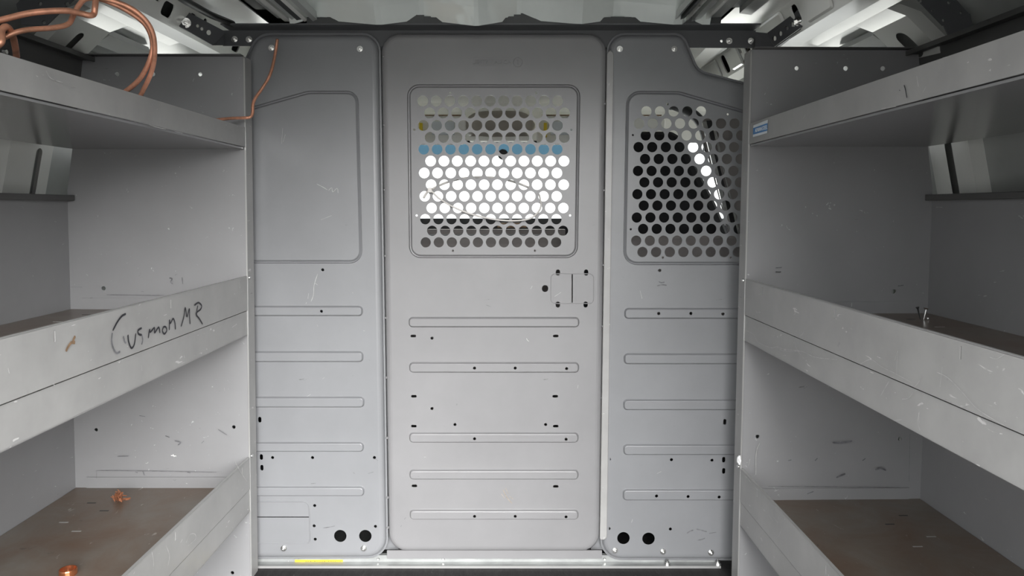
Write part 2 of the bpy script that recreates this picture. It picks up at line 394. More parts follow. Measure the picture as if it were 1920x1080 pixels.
# ------------------------------------------------------------------ partition
def mp(x, z, d): return (x, PY+d, z)
def px(pts): return [tuple(U(u, v, PY).xz) for u, v in pts]
def pc(u, v): return tuple(U(u, v, PY).xz)
PXM = PY/F*1.0
def pcirc(u, v, r, n=10): x, z = pc(u, v); return circ(x, z, r*PXM, n)
def pslot(u, v, wd, h): x, z = pc(u, v); return slot(x, z, wd*PXM, h*PXM)
def prp(corners, ccw=True):
    q = [(*pc(u, v), r*PXM) for u, v, r in corners]
    if area([a[:2] for a in q]) < 0: q = q[::-1]
    return q
def bolt(parent, c, d=(0, -1, 0), s=1.):
    c = Vector(c); d = Vector(d).normalized()
    Bag().cyl(c, d, .0085*s, .0015, 16).cyl(c+d*.0015, d, .0058*s, .0055*s, 6).cyl(c+d*.007*s, d, .0028*s, .007*s, 8, .0022*s).out('bolt', M['zinc'], parent)
def panel(name, label, corners, ribs, rec, holes, m, lip=False, winholes=(), fl=11, ribm=None, recm=None):
    base = U(sum(c[0] for c in corners)/len(corners), 1040, PY); base.z = FL
    root = empty(name, base, label, 'partition panel' if name != 'partition_door' else 'door')
    cs = prp(corners); b = Bag()
    R = fl*PXM; loops = []
    if lip:
        loops += [(rpoly(cs, 0), .016), (rpoly(cs, 0), .010), (rpoly(cs, .004), .0085), (rpoly(cs, .0065), .012)]; o0 = .0065
    else:
        loops += [(rpoly(cs, 0), .03), ]; o0 = 0
    depth = .012
    for k in range(0, 6):
        th = PI/2*k/5; loops.append((rpoly(cs, o0+R*(1-math.cos(th))), depth*(1-math.sin(th))))
    rings(b, loops, mp)
    inner = rpoly(cs, o0+R)
    ribloops = []; outerr = []
    for (u0, v0, u1, v1) in ribs:
        r = prp([(u0, v0, 8), (u1, v0, 8), (u1, v1, 8), (u0, v1, 8)]); ribloops.append(r); outerr.append(rpoly(r, 0, 4))
    if rec: rc = prp(rec); recl = rpoly(rc, 0)
    own = {i: [] for i in range(len(ribs))}; main = []
    for h in holes:
        c = (sum(p[0] for p in h)/len(h), sum(p[1] for p in h)/len(h)); k = None
        for i, o_ in enumerate(outerr):
            if inside(c, o_): k = i
        if k is None: main.append(h)
        else: own[k].append(h)
    addflat(b, inner, main+outerr+([recl] if rec else []), mp, 0)
    o = mk('sheet', b.V, b.F, m, root, thick=.002); weld(o)
    for i, r in enumerate(ribloops):
        b = Bag(); s = .0045
        rings(b, [(rpoly(r, 0, 4), 0), (rpoly(r, .0010, 4), -.0006), (rpoly(r, .0040, 4), -.0075), (rpoly(r, .0056, 4), -.0082)], mp)
        addflat(b, rpoly(r, .0056, 4), own[i], mp, -.0082)
        weld(mk('rib', b.V, b.F, m, root, thick=.002))
    if rec:
        b = Bag()
        rings(b, [(recl, 0), (rpoly(rc, .0022), .0075), (rpoly(rc, .0042), .008), (rpoly(rc, .0095), .002)], mp)
        addflat(b, rpoly(rc, .0095), list(winholes), mp, .002)
        weld(mk('perforated_window' if winholes else 'blank_window', b.V, b.F, m, root, thick=.002))
    return root
# left panel
LC = [(430, 165, 22), (480, 60, 40), (712, 60, 34), (727, 1050, 40), (250, 1052, 20), (250, 250, 30)]
Lr = [(300, 573, 681, 593), (300, 658, 682, 679), (300, 743, 684, 764), (300, 828, 683, 847), (300, 911, 684, 930)]
Lrec = [(330, 240, 20), (577, 170, 40), (672, 170, 22), (680, 494, 24), (330, 494, 20)]
Lh = [pcirc(605, 506, 3), pcirc(604, 583, 2.8)]+[pcirc(*p, 3) for p in ((511, 858), (586, 858), (702, 858), (590, 948), (589, 986), (591, 1011), (704, 987))]
Lh += [pslot(487, 787, 6, 11), pslot(490, 857, 6, 11), pslot(491, 877, 6, 11), pcirc(638, 1005, 12, 24), pcirc(685, 1005, 12, 24), px([(450, 970.5), (450, 968.7), (581, 968.7), (581, 970.5)])]
pl = panel('partition_panel', 'solid grey steel bulkhead panel with blank recess, left of the perforated door', LC, Lr, Lrec, Lh, M['panel'], lip=True)
for u, v in ((509, 90), (675, 92), (532, 1028), (682, 1028)): bolt(pl, U(u, v, PY-.001))
# shallow pressed box at the foot of the left panel
b = Bag(); fr = prp([(350, 939, 14), (581, 939, 14), (583, 1020, 10), (350, 1020, 10)])
rings(b, [(rpoly(fr, 0), 0), (rpoly(fr, .001), -.0012), (rpoly(fr, .0028), -.0012), (rpoly(fr, .004), -.0002)], mp); b.out('pressed_outline', M['panel'], pl)
# right panel
RC = [(1139, 60, 34), (1283, 60, 26), (1312, 130, 30), (1410, 156, 30), (1600, 210, 20), (1600, 1055, 20), (1126, 1053, 40)]
Rr = [(1170, 577, 1560, 598), (1169, 662, 1560, 683), (1168, 748, 1560, 769), (1168, 832, 1560, 853), (1167, 916, 1560, 938)]
Rrec = [(1174, 170, 26), (1274, 171, 40), (1405, 209, 40), (1560, 250, 20), (1560, 497, 20), (1168, 497, 26)]
Rh = [pcirc(*p, 3) for p in ((1237, 507), (1234, 587), (1294, 587), (1354, 588), (1142.5, 861), (1259, 862), (1335, 863), (1230, 928), (1289, 929), (1347, 930), (1142, 991), (1257, 992))]
Rh += [pslot(1359, 791, 6, 11), pslot(1357, 862, 6, 11), pslot(1357, 883, 6, 11), pcirc(1169, 1009, 12, 24), pcirc(1216, 1010, 12, 24)]
Rw = []
ry = [208.6, 231.3, 253.7, 275.7, 298, 320.4, 341.8, 364.1, 385.5, 407.9, 429.2, 451.3, 472.6]
for i, y in enumerate(ry):
    x = (1212.3+(1204.9-1212.3)*i/12) if i % 2 == 0 else (1198.7+(1193.2-1198.7)*(i-1)/10)
    nn = 5 if i == 0 else 12
    for k in range(nn): Rw.append(pcirc(x+k*25.6, y, 9.7, 20))
Rw += [pcirc(*p, 2.2, 8) for p in ((1252, 195), (1187, 253), (1183, 430), (1243, 483), (1370, 483), (1365, 214))]
pr = panel('partition_panel', 'grey steel bulkhead panel with a round-hole window, right of the door', RC, Rr, Rrec, Rh, M['panel'], lip=True, winholes=Rw)
for u, v in ((1162, 92), (1264, 92), (1153, 1032), (1243, 1034), (1333, 1036)): bolt(pr, U(u, v, PY-.001))
# door
DC = [(714, 62, 34), (1138, 62, 34), (1124, 1035, 34), (729, 1035, 34)]
Dr = [(766, 594, 1086.5, 614), (767, 678.5, 1086, 699), (767, 810, 1085, 830), (767.5, 879.5, 1085, 899), (768, 954.5, 1085, 974)]
Drec = [(763, 158, 22), (1088.5, 158, 22), (1083.5, 484, 22), (767, 484, 22)]
Dh = [pslot(*p, 10.5, 5) for p in ((775, 630), (1042, 630), (776, 743), (1041, 743), (776, 799), (1042, 799), (777, 911), (1042, 912))]
Dh += [pcirc(*p, 2.9) for p in ((810, 634), (890, 689), (966, 689), (1062, 690), (810, 766), (853, 796), (1023, 796), (890, 821), (1061, 822), (890, 966), (966, 966), (1061, 967))]
Dh += [px([(1071.8, 567.5), (1074, 567.5), (1074, 514), (1071.8, 514)]), pslot(1022, 541, 12, 13)]+[pslot(*p, 8, 11.5) for p in ((1046, 511), (1099, 511), (1046, 571), (1098, 571))]
Dw = []
dy = [188.9, 211.5, 234.9, 257.5, 279.6, 301.9, 324.3, 346.3, 368, 390, 411.1, 432.8, 454.5]
for i, y in enumerate(dy):
    if i % 2 == 0: x = 792.5+5.5*i/12; st = 25.33-.84*i/12
    else: x = 805.4+4.6*(i-1)/10; st = 25.33-.75*(i-1)/10
    for k in range(11): Dw.append(pcirc(x+k*st, y, 10.1-.45*i/12, 22))
Dw += [pcirc(*p, 2.2, 8) for p in ((844, 174), (1005, 174), (776.5, 243), (1071.5, 243), (781, 404), (1069, 404), (849, 470), (1003, 470))]
dr = panel('partition_door', 'tall grey steel bulkhead door with a perforated window and five ribs', DC, Dr, Drec, Dh, M['door'], winholes=Dw)
# thin pressed outline of the missing latch
b = Bag(); fr = prp([(1032, 512.5, 9), (1114, 512.5, 9), (1114, 570, 9), (1032, 570, 9)])
rings(b, [(rpoly(fr, 0), 0), (rpoly(fr, .0008), -.0008), (rpoly(fr, .0018), -.0008), (rpoly(fr, .0026), -.0002)], mp); b.out('latch_outline', M['door'], dr)
# rivets along both stiles of the door
for side_u, vs in (((718.5, 728), (107, 235, 356, 480, 596, 708, 821, 933, 989)), ((1135, 1126), (195, 357, 497, 612, 746, 880, 993))):
    for v in vs:
        u = side_u[0]+(side_u[1]-side_u[0])*(v-62)/973
        Bag().cyl(U(u, v, PY+.006), (0, -1, 0), .004, .005, 8, .0018).out('rivet', M['door'], dr)
# embossed maker's mark, seen from the back of the pressing: mirrored
def text(s, size, at, parent, m, name='emboss', mirror=False, depth=.0007, rot=None, spacing=1.):
    cu = bpy.data.curves.new(name, 'FONT'); cu.body = s; cu.size = size; cu.extrude = depth; cu.align_x = 'CENTER'; cu.align_y = 'CENTER'; cu.resolution_u = 2; cu.space_character = spacing
    o = bpy.data.objects.new(name, cu); C.objects.link(o)
    me = bpy.data.meshes.new_from_object(o.evaluated_get(bpy.context.evaluated_depsgraph_get())); bpy.data.objects.remove(o)
    mat4 = Matrix.Translation(Vector(at)-(BASE.get(parent.name, Vector()) if rot is None else Vector())) @ (rot or Matrix.Rotation(PI/2, 4, 'X')) @ Matrix.Diagonal((-1 if mirror else 1, 1, 1, 1))
    me.transform(mat4); me.materials.clear(); me.materials.append(m)
    if mirror: me.flip_normals()
    q = bpy.data.objects.new(name, me); C.objects.link(q); q.parent = parent; return q
bpy.context.view_layer.update()
a = U(923, 116.5, PY-.0004); text('ADRIAN STEEL', .0162, a, dr, M['door'], 'embossed_lettering', mirror=True, depth=.0018)
a = U(971, 116.5, PY-.0004); text('S', .018, a, dr, M['door'], 'embossed_monogram', mirror=True, depth=.0018)
Bag().tube([(a.x+.0125*math.cos(t*PI/12), PY-.0002, a.z+.0125*math.sin(t*PI/12)) for t in range(24)], .0011, 6, close=True).out('embossed_ring', M['door'], dr)
b = Bag(); 
for v in (109.5, 123.5): p0 = U(884, v, PY); p1 = U(961, v, PY); b.box((p0.x, PY-.0006, p0.z-.0004), (p1.x, PY+.001, p0.z+.0004))
b.out('embossed_line', M['door'], dr)
# hinge cover strip between door and right panel
b = Bag(); cs = prp([(1138, 95, 9), (1150.5, 95, 9), (1137.5, 1011, 7), (1124.5, 1011, 3)])
o0 = rpoly(cs, 0, 4); rings(b, [(o0, .012), (o0, -.003), (rpoly(cs, .001, 4), -.004)], mp); addflat(b, rpoly(cs, .001, 4), [], mp, -.004)
b.out('hinge_strip', M['lip'], pr, base=None)
# door frame behind, closing the gaps between the pressings
fb = Bag()
for (u0, u1) in ((700, 742), (1112, 1150)):
    p = U(u0, 500, PY+.03); q = U(u1, 500, PY+.03); fb.box((p.x, PY+.036, FL+.03), (q.x, PY+.042, 1.47))
frm = empty('door_frame', (CX, PY+.03, FL), 'grey steel frame strips behind the seams of the bulkhead door', 'frame')
fb.out('upright', M['panel'], frm)
sp_ = Bag(); p = U(712, 1030, PY); q = U(1142, 1050, PY); p = U(712, 1033.5, PY); sp_.box((p.x+.02, PY+.004, q.z+.002), (q.x-.02, PY+.009, p.z)).out('sill_plate', M['door'], frm)

def pmarks(name, root, lst, m, wd):
    b = Bag()
    for q in lst:
        P = [U(u, v, PY-.0008) for u, v in q]; ribbon(b, spline(P, 4) if len(P) > 2 else P, wd, (0, -1, 0))
    tag(b.out(name, m, root), kind='stuff')
G3 = lambda *p: crop(p, 3.858, 440, 480)
crop = lambda pts, sc, ox, oy: [(x/sc+ox, y/sc+oy) for x, y in pts]
pmarks('scratches', pl, [G3((600, 130), (575, 210), (570, 280), (552, 330)), G3((580, 195), (600, 210)), G3((535, 270), (530, 310)), G3((520, 335), (516, 345)), G3((850, 265), (858, 268)), G3((595, 495), (602, 510)), G3((930, 541), (942, 542)), G3((635, 890), (650, 878)), G3((515, 1022), (550, 1000)),
    [(594, 345), (604, 350), (614, 356)], [(616, 357), (622, 352), (624, 360), (632, 353), (634, 362)], [(530, 240), (528, 270)], [(535, 252), (531, 266)], [(602, 412), (622, 404)]], M['scratch'], .0011)
pmarks('scuffs', pl, [[(567, 835), (572, 836), (580, 835)], [(582, 834.5), (590, 834.5)], [(610, 839), (614, 840)], [(662, 886), (665, 888)], [(690, 888), (700, 885)], [(605, 990), (620, 988), (628, 986)], [(703, 860), (709, 864)], [(583, 907), (592, 906)], [(497, 924), (500, 923)]], M['inkfaint'], .0022)
pmarks('scuffs', pr, [[(1235, 528), (1240, 530), (1246, 529)], [(1232, 536), (1242, 534), (1250, 535)], [(1288, 1000), (1294, 996), (1300, 994)], [(1306, 992), (1318, 995), (1325, 997)], [(1306, 1013), (1314, 1012), (1322, 1009)], [(1330, 1000), (1343, 998)], [(1252, 850), (1258, 848)]], M['inkfaint'], .0035)
pmarks('scratches', pr, [[(1186, 974), (1184, 980)], [(1232, 888), (1240, 884)], [(1350, 841), (1368, 840)], [(1300, 840), (1335, 841)], [(1200, 545), (1204, 560)]], M['scratch'], .0013)
pmarks('scuffs', dr, [[(991, 598.5), (1004, 599)], [(994, 684), (1002, 686)], [(1007, 689), (1010, 692)], [(1012, 690), (1016, 694)], [(1000, 608), (1004, 609)], [(912, 572), (920, 575)], [(1001, 817), (1018, 819)], [(758, 974), (761, 970)], [(751, 988), (753, 985)], [(856, 760), (857, 757)]], M['inkfaint'], .0022)
pmarks('scratches', dr, [[(987, 634), (989, 638), (992, 640)], [(998, 536), (995, 542)], [(795, 857), (799, 857)], [(1040, 556), (1052, 548)], [(1084, 722), (1083, 728)]], M['scratch'], .0015)
pmarks('brown_stain', dr, [[(943, 918), (950, 932), (960, 944)], [(948, 915), (953, 926)], [(940, 926), (946, 934)], [(955, 930), (962, 936)]], M['stain'], .003)
# header beam with slotted end straps
hb = empty('header_beam', (CX, PY+.02, 1.44), 'dark grey angle beam above the bulkhead with bolted ends', 'beam')
def beampx(u, v): return tuple(U(u, v, PY+.018).xz)
outer = [beampx(u, v) for u, v in ((418, 86), (1417, 90), (1417, 57), (418, 57))]
hs = [[tuple(q) for q in circ(*beampx(1353, 77), .004, 8)]]
v_, f_ = flat(outer, hs)
mk('web', [(x, PY+.018, z) for x, z in v_], f_, M['beam'], hb, thick=.004)
zt = beampx(960, 57)[1]
Bag().box((U(412, 50, 2.03).x, 2.035, zt+.0), (U(1428, 50, 2.03).x, PY+.022, zt+.004)).out('flange', M['beam'], hb)
for u, v in ((440, 74), (467, 74), (1367, 77), (1408, 77)): bolt(hb, U(u, v, PY+.016), s=1.05)
def strap(pxo, holes, Yf, bu, flangepts=None):
    o_ = [U(u, v, Yf(u)) for u, v in pxo]
    # planar sheet: fit along u
    def m3(u, v): return U(u, v, Yf(u))
    ou = [(u, -v) for u, v in pxo]; hh = [[(x, y) for x, y in rpoly([(u-a, -v-b_, c), (u+a, -v-b_, c), (u+a, -v+b_, c), (u-a, -v+b_, c)], 0, 3)] for u, v, a, b_, c in holes]
    v_, f_ = flat(ou, hh)
    o = mk('strap', [m3(x, -y) for x, y in v_], f_, M['beam'], hb, thick=.004)
    if flangepts: 
        q = [U(u, v, y) for u, v, y in flangepts]; mk('strap_flange', q, [tuple(range(len(q)))], M['beam'], hb, thick=.003)
    if bu:
        u, v = bu; bolt(hb, U(u, v, Yf(u)-.001), d=(.1, -1, -.1), s=1.5)
strap([(333, 47), (399, 85), (412, 72), (424, 60), (350, 21)], [(351, 39, 1, 1, .8), (371, 48.5, 3.2, 3.2, 3), (379, 54, 3.2, 3.2, 3), (392, 61, 4.8, 4.8, 4.5)], lambda u: 2.03-.10*(420-u)/90, (349, 43))
mk('strap', [U(399, 85, 2.03), U(420, 85, 2.07), U(422, 57, 2.07), U(414, 58, 2.05)], [(0, 1, 2, 3)], M['beam'], hb, thick=.004)
strap([(1438, 62), (1451, 88), (1527, 33), (1514, 1), (1490, 24)], [(1452, 72, 3.4, 4.5, 3), (1463, 63, 3.4, 4.5, 3), (1475, 53, 3.4, 4, 3), (1507, 29, 3, 4, 3), (1515, 20, 3, 4.5, .5), (1486, 46, 4, 4, .5)], lambda u: 2.05-.16*(u-1440)/90, (1497, 40))
mk('strap', [U(1416, 60, 2.08), U(1416, 89, 2.08), U(1451, 89, 2.05), U(1438, 62, 2.05)], [(0, 1, 2, 3)], M['beam'], hb, thick=.004)
mk('strap_flange', [U(1451, 89, 2.05), U(1527, 34, 1.9), U(1524, 38, 1.97), U(1462, 86, 2.08)], [(0, 1, 2, 3)], M['beam'], hb, thick=.003)

# threshold
th = empty('threshold', (CX, PY-.02, FL), 'dull aluminium threshold strip along the foot of the bulkhead', 'threshold')
p = U(470, 1063, 2.03); q = U(1358, 1063, 2.03)
x0, x1 = -.75, q.x
Bag().box((x0, 2.064, FL), (x1, PY+.03, FL+.005)).out('strip', M['sill'], th)
Bag().box((x0, 2.062, FL), (x1, 2.066, FL+.0065)).out('lip', M['edge'], th)
Bag().box((x0, PY+.012, FL+.005), (x1, PY+.025, FL+.024)).out('riser', M['sill'], th)
for u in (707, 830, 1135):
    a = U(u, 1056, 2.075); Bag().cyl((a.x, PY+.012, FL+.012), (0, -1, 0), .0045, .0015, 12, .003).out('rivet', M['zinc'], th)
for u in (1252, 1347):
    a = U(u, 1058, 2.07); bolt(th, (a.x, PY-.004, FL+.005), (0, 0, 1), 1.1)
a = U(553, 1049.5, PY+.012); c = U(643, 1055.5, PY+.012)
lab = empty('warning_label', ((a.x+c.x)/2, PY+.012, c.z), 'narrow yellow printed label on the threshold below the left bulkhead panel', 'label')
Bag().box((a.x, PY+.0112, c.z), (c.x, PY+.0122, a.z)).out('backing', M['yellow'], lab)
b = Bag()
for r_ in range(2):
    x = a.x+.03
    while x < c.x-.008:
        w_ = random.uniform(.002, .006); b.box((x, PY+.0108, c.z+.0012+r_*.0036), (x+w_, PY+.0113, c.z+.0026+r_*.0036)); x += w_+.0022
tag(b.out('fine_print', M['ink'], lab), kind='stuff')

# ------------------------------------------------------------------ shelving units
ZT, ZTF, ZTL = 1.402, 1.163, 1.216
W = .475; LN = 1.64
PROF = [(0, FL), (W, FL), (W, 1.05), (.457, 1.17), (.425, ZT), (0, ZT)]
def unit(sg, X0, Y0, rz, leanz, label):
    """local x points outwards (away from the aisle), y = 0 is the far end panel, -y towards the viewer"""
    root = empty('shelving_unit', (X0, Y0, 0), label, 'shelving unit', rz=rz)
    def T(x, y, z): return (sg*x+leanz*(1-z/1.4)*1.0, y, z)
    def box(nm, a, c, m, par=root):
        x0, y0, z0 = a; x1, y1, z1 = c
        V = [T(x, y, z) for z in (min(z0, z1), max(z0, z1)) for (x, y) in ((min(x0, x1), min(y0, y1)), (max(x0, x1), min(y0, y1)), (max(x0, x1), max(y0, y1)), (min(x0, x1), max(y0, y1)))]
        Fc = [(3, 2, 1, 0), (4, 5, 6, 7), (0, 1, 5, 4), (1, 2, 6, 5), (2, 3, 7, 6), (3, 0, 4, 7)]
        if sg < 0: Fc = [f[::-1] for f in Fc]
        return mk(nm, V, Fc, m, par, local=True)
    # end panels
    for y, far in ((0, 1), (-LN, 0)) if sg > 0 else ((0, 1),):
        hs = []
        if far:
            if sg < 0: pts = [(.45-.15, 1.375, 0), ]
            for x, z, r in ((.115, 1.356, .0055), (.24, 1.356, .006), (.335, 1.356, .006), (.385, .742+.045, .006), (.04, .408, .005), (.415, .40, .005), (.05, -.0, .005)):
                hs.append(circ(x, z, r, 10))
        v, f = flat(PROF, [h for h in hs if all(p[1] > FL+.01 for p in h)])
        if sg > 0: pass
        fc = [t if sg > 0 else t[::-1] for t in f]
        mk('end_panel', [T(x, y, z) for x, z in v], fc, M['unit'], root, local=True, thick=.003)
    # flange of the far panel, turned towards the bulkhead, with bare worn edge
    box('corner_flange', (-.003, 0, FL), (0, .05, ZT), M['lip'])
    box('flange_edge', (-.0045, -.0035, FL), (-.001, .001, ZT-.005), M['edge'])
    box('top_flange', (0, -.022, ZT), (.43, .002, ZT+.003), M['rail'])
    for z in (.815, .325):
        c = Vector(T(-.004, .012, z)); Bag().cyl(c, (-sg, -.3, 0), .0055, .003, 10, .004).out('screw_head', M['zinc'], root, local=True)
    if sg > 0: box('corner_flange', (-.003, -LN-.045, FL), (0, -LN, ZT), M['lip'])
    else: box('post', (-.003, -LN-.03, FL), (.03, -LN-.001, ZT), M['lip']); box('post', (W-.04, -LN-.03, FL), (W-.01, -LN-.001, 1.02), M['lip'])
    # back panel, its top rail and the upper back strip
    box('back_panel', (W, -LN, FL), (W+.003, 0, 1.03), M['unit'])
    bevel(box('back_rail', (W-.022, -LN, 1.022), (W+.004, -.004, 1.037), M['rail']), .002)
    V = [T(.458, y, 1.165) for y in (-LN, 0)]+[T(.427, y, ZT) for y in (0, -LN)]
    b_ = mk('upper_back', V, [(0, 1, 2, 3) if sg > 0 else (3, 2, 1, 0)], M['rail'], root, local=True, thick=.003)
    box('top_rail', (.395, -LN, ZT-.010), (.435, .005, ZT-.006), M['rail'])
    box('top_rail', (.392, -LN, ZT-.014), (.396, .005, ZT-.002), M['rail'])
    for y in (-.30, -.34, -.62, -1.0):
        c = Vector(T(.43, y, 1.352)); bb = Bag().cyl(c, (-sg, 0, 0), .008, .006, 10, .005); bb.out('bolt', M['zinc'], root, local=True)
    # shelves
    for zt, zs, zb, nm, trm in ((ZTL, ZTF, ZTF, 'top', M['gloss']), (.820, .727, .662, 'mid', M['tray']), (.324, .236, .176, 'low', M['tray'])):
        dep = .452 if nm == 'top' else W-.002
        zf = zs+.004 if nm != 'top' else ZTF
        sh = box('shelf', (.001, -LN+.004, zf-.004), (dep, -.001, zf), trm)
        box('end_upstand', (.03, -.004, zf), (dep-.03, -.001, zf+.03), M['unit'], sh)
        ys = [-.06-.395*k for k in range(5)] if sg < 0 else [-.13+0-.385*k for k in range(5)]
        hol = []
        if nm != 'top':
            for y in ys: hol.append(slot(y, zt-.017, .0035, .019, 3))
        v, f = flat([(-LN+.003, zs+.0015), (-.002, zs+.0015), (-.002, zt), (-LN+.003, zt)], hol)
        xo = -.0035
        fc = [(t if sg < 0 else t) for t in f]
        fl_ = mk('front_lip', [T(xo, y, z) for y, z in v], [t[::-1] if sg > 0 else t for t in fc], M['lip'], sh, local=True, thick=.003)
        if nm == 'top':
            pass
        else:
            box('hem', (xo, -LN+.003, zt-.001), (.003, -.002, zt+.0008), M['edge'], sh)
            box('lower_lip', (-.002, -LN+.003, zb), (.001, -.002, zs-.0015), M['lip'], sh)
            box('ledge', (-.002, -LN+.003, zs-.0018), (.012, -.002, zs-.0008), M['edge'], sh)
            box('return_flange', (-.002, -LN+.003, zb-.001), (.018, -.002, zb+.001), M['lip'], sh)
            # rusted drain slots in the shelf surface
            for k, y in enumerate((-.16, -.28, -.62)):
                for x in (.30, .36):
                    box('drain_slot', (x, y+.05*(x > .33), zf), (x+.022, y+.004+.05*(x > .33), zf+.0006), M['edge'] if k else M['dark'], sh)
    return root, T
ul, TL = unit(-1, -.7095, 2.0, 0, -.0105, 'grey steel shelving unit with marker writing, along the left wall')
ur, TR = unit(1, .6065, 1.914, math.atan(25/1400), -.009, 'grey steel shelving unit with blue sticker, along the right wall')
def lx(sg, z): return (-.7095-.0105*(1-z/1.4)+.0035) if sg < 0 else None
def onleft(u, v, off=.0012):
    p = UX(u, v, -.712)
    for _ in range(3): p = UX(u, v, -.7095-.0105*(1-p.z/1.4)+.0036+off)
    return p
ca, sa = math.cos(math.atan(25/1400)), math.sin(math.atan(25/1400))
def onright(u, v, off=.0012):
    # plane of the right lips in world space: x*ca + y*sa = const
    p = Vector((.6, 1, .7)); r = ray(u, v)
    for _ in range(3):
        kx = .6065*ca+1.914*sa + (-.0036-off-.009*(1-p.z/1.4))
        t = kx/(r.x*ca+r.y*sa); p = Vector((0, 0, CAMZ))+r*t
    return p
def toloc(root, p):
    return root.matrix_world.inverted() @ p
bpy.context.view_layer.update()
def crop(pts, sc, ox, oy): return [(x/sc+ox, y/sc+oy) for x, y in pts]
def letters(grp, root, fn, wd, m):
    for lst in grp: strokes('letter', lst, root, fn, wd, m)
def strokes(name, lst, root, fn, wd, m, sm=5, off=.0012):
    b = Bag()
    for s in lst:
        P = [toloc(root, fn(u, v, off)) for u, v in s]
        P = spline(P, sm) if len(P) > 2 else P
        ribbon(b, P, wd, (1, 0, 0))
    o = b.out(name, m, root, local=True)
    if name == 'scratches' or name == 'smudges': tag(o, kind='stuff')
    return o
K = lambda *p: crop(p, 4, 0, 480)
letters([[K((945, 434), (915, 450), (880, 495), (846, 560))], [K((960, 590), (965, 640), (985, 690), (1008, 660), (1018, 580))],
    [K((1064, 540), (1036, 558), (1040, 585), (1064, 592))], [K((1112, 617), (1122, 552), (1128, 570), (1158, 538), (1160, 575), (1190, 535), (1200, 578))],
    [K((1228, 528), (1218, 560), (1232, 584), (1250, 562), (1245, 535), (1228, 530))], [K((1270, 557), (1272, 480), (1278, 505), (1298, 470), (1312, 500), (1316, 552))],
    [K((1358, 530), (1378, 460), (1390, 388), (1402, 455), (1420, 396), (1422, 450), (1426, 512))], [K((1474, 455), (1478, 400), (1484, 372)), K((1458, 370), (1488, 350), (1512, 372), (1504, 400), (1470, 432), (1495, 470), (1520, 512))]],
    ul, onleft, .0042, M['ink'])
strokes('smudges', [K((842, 575), (838, 640), (852, 695), (876, 728), (902, 715)), K((925, 600), (935, 640), (945, 655)), K((1064, 590), (1070, 630), (1062, 665))], ul, onleft, .004, M['inkfaint'])
strokes('rust_mark', [K((565, 600), (548, 635), (560, 650), (535, 650), (512, 680), (494, 715))], ul, onleft, .005, M['brown'])
strokes('scratches', [K((1655, 320), (1650, 330)), K((400, 960), (412, 972)), K((1060, 820), (1065, 860)), K((60, 840), (70, 880)), K((1380, 745), (1385, 765)),
    crop([(905, 935), (915, 1000), (910, 1060)], 3.177, 0, 740), crop([(1110, 880), (1130, 835), (1160, 830), (1165, 860), (1120, 900)], 3.177, 0, 740), crop([(1400, 400), (1440, 470), (1470, 515)], 3.177, 0, 740), crop([(1422, 505), (1424, 535)], 3.177, 0, 740), crop([(990, 900), (1010, 960), (1000, 1020)], 3.177, 0, 740)], ul, onleft, .0018, M['scratch'])
Q = lambda *p: crop(p, 3.374, 1380, 480)
Q2 = lambda *p: crop(p, 3.374, 1380, 760)
strokes('scratches', [Q((60, 470), (110, 495), (140, 545), (220, 580), (260, 575), (300, 600), (420, 605), (500, 640), (640, 655)), Q((265, 572), (300, 588), (400, 598)),
    Q((780, 690), (850, 655), (920, 700), (1000, 740), (1110, 800)), Q((1270, 735), (1340, 770), (1430, 860), (1530, 970), (1700, 1075)), Q((1015, 755), (1018, 680), (1024, 600), (1004, 660)),
    Q((1130, 830), (1160, 790), (1175, 755)), Q((1050, 905), (1090, 900), (1120, 860)), Q((430, 450), (424, 490), (400, 510)), Q((340, 530), (345, 560)), Q((370, 530), (385, 590), (430, 650)), Q((475, 355), (470, 440)), Q((128, 325), (130, 355), (155, 355)),
    Q((240, 500), (235, 520)), Q((915, 885), (940, 840), (970, 790)), Q((1010, 1040), (1050, 1035)), Q((1155, 990), (1160, 1060)), Q((1605, 640), (1650, 650), (1700, 620)), Q((1290, 830), (1305, 700)),
    Q2((205, 690), (235, 735)), Q2((225, 690), (265, 745)), Q2((270, 700), (262, 770)), Q2((290, 780), (270, 830)), Q2((1000, 95), (1050, 90)), Q2((1160, 40), (1150, 110), (1165, 160)), Q2((160, 880), (185, 920))],
    ur, onright, .0009, M['scratch'])
K5 = lambda *p: crop(p, 4, 1440, 0)
strokes('scratches', [K5((1115, 570), (1128, 650)), K5((1185, 650), (1160, 695)), K5((280, 860), (262, 890)), K5((240, 920), (230, 945)), K5((1310, 435), (1370, 425)), K5((850, 815), (960, 800))], ur, onright, .0018, M['scratch'])
strokes('marker_tick', [K5((1020, 638), (1030, 670), (1042, 735)), K5((985, 675), (990, 680))], ur, onright, .0022, M['ink'])
K1 = lambda *p: crop(p, 4, 0, 0)
strokes('scratches', [K1((345, 530), (385, 590), (470, 618)), K1((1120, 935), (1180, 955), (1245, 968)), K1((1310, 985), (1370, 1000))], ul, onleft, .0014, M['scratch'])
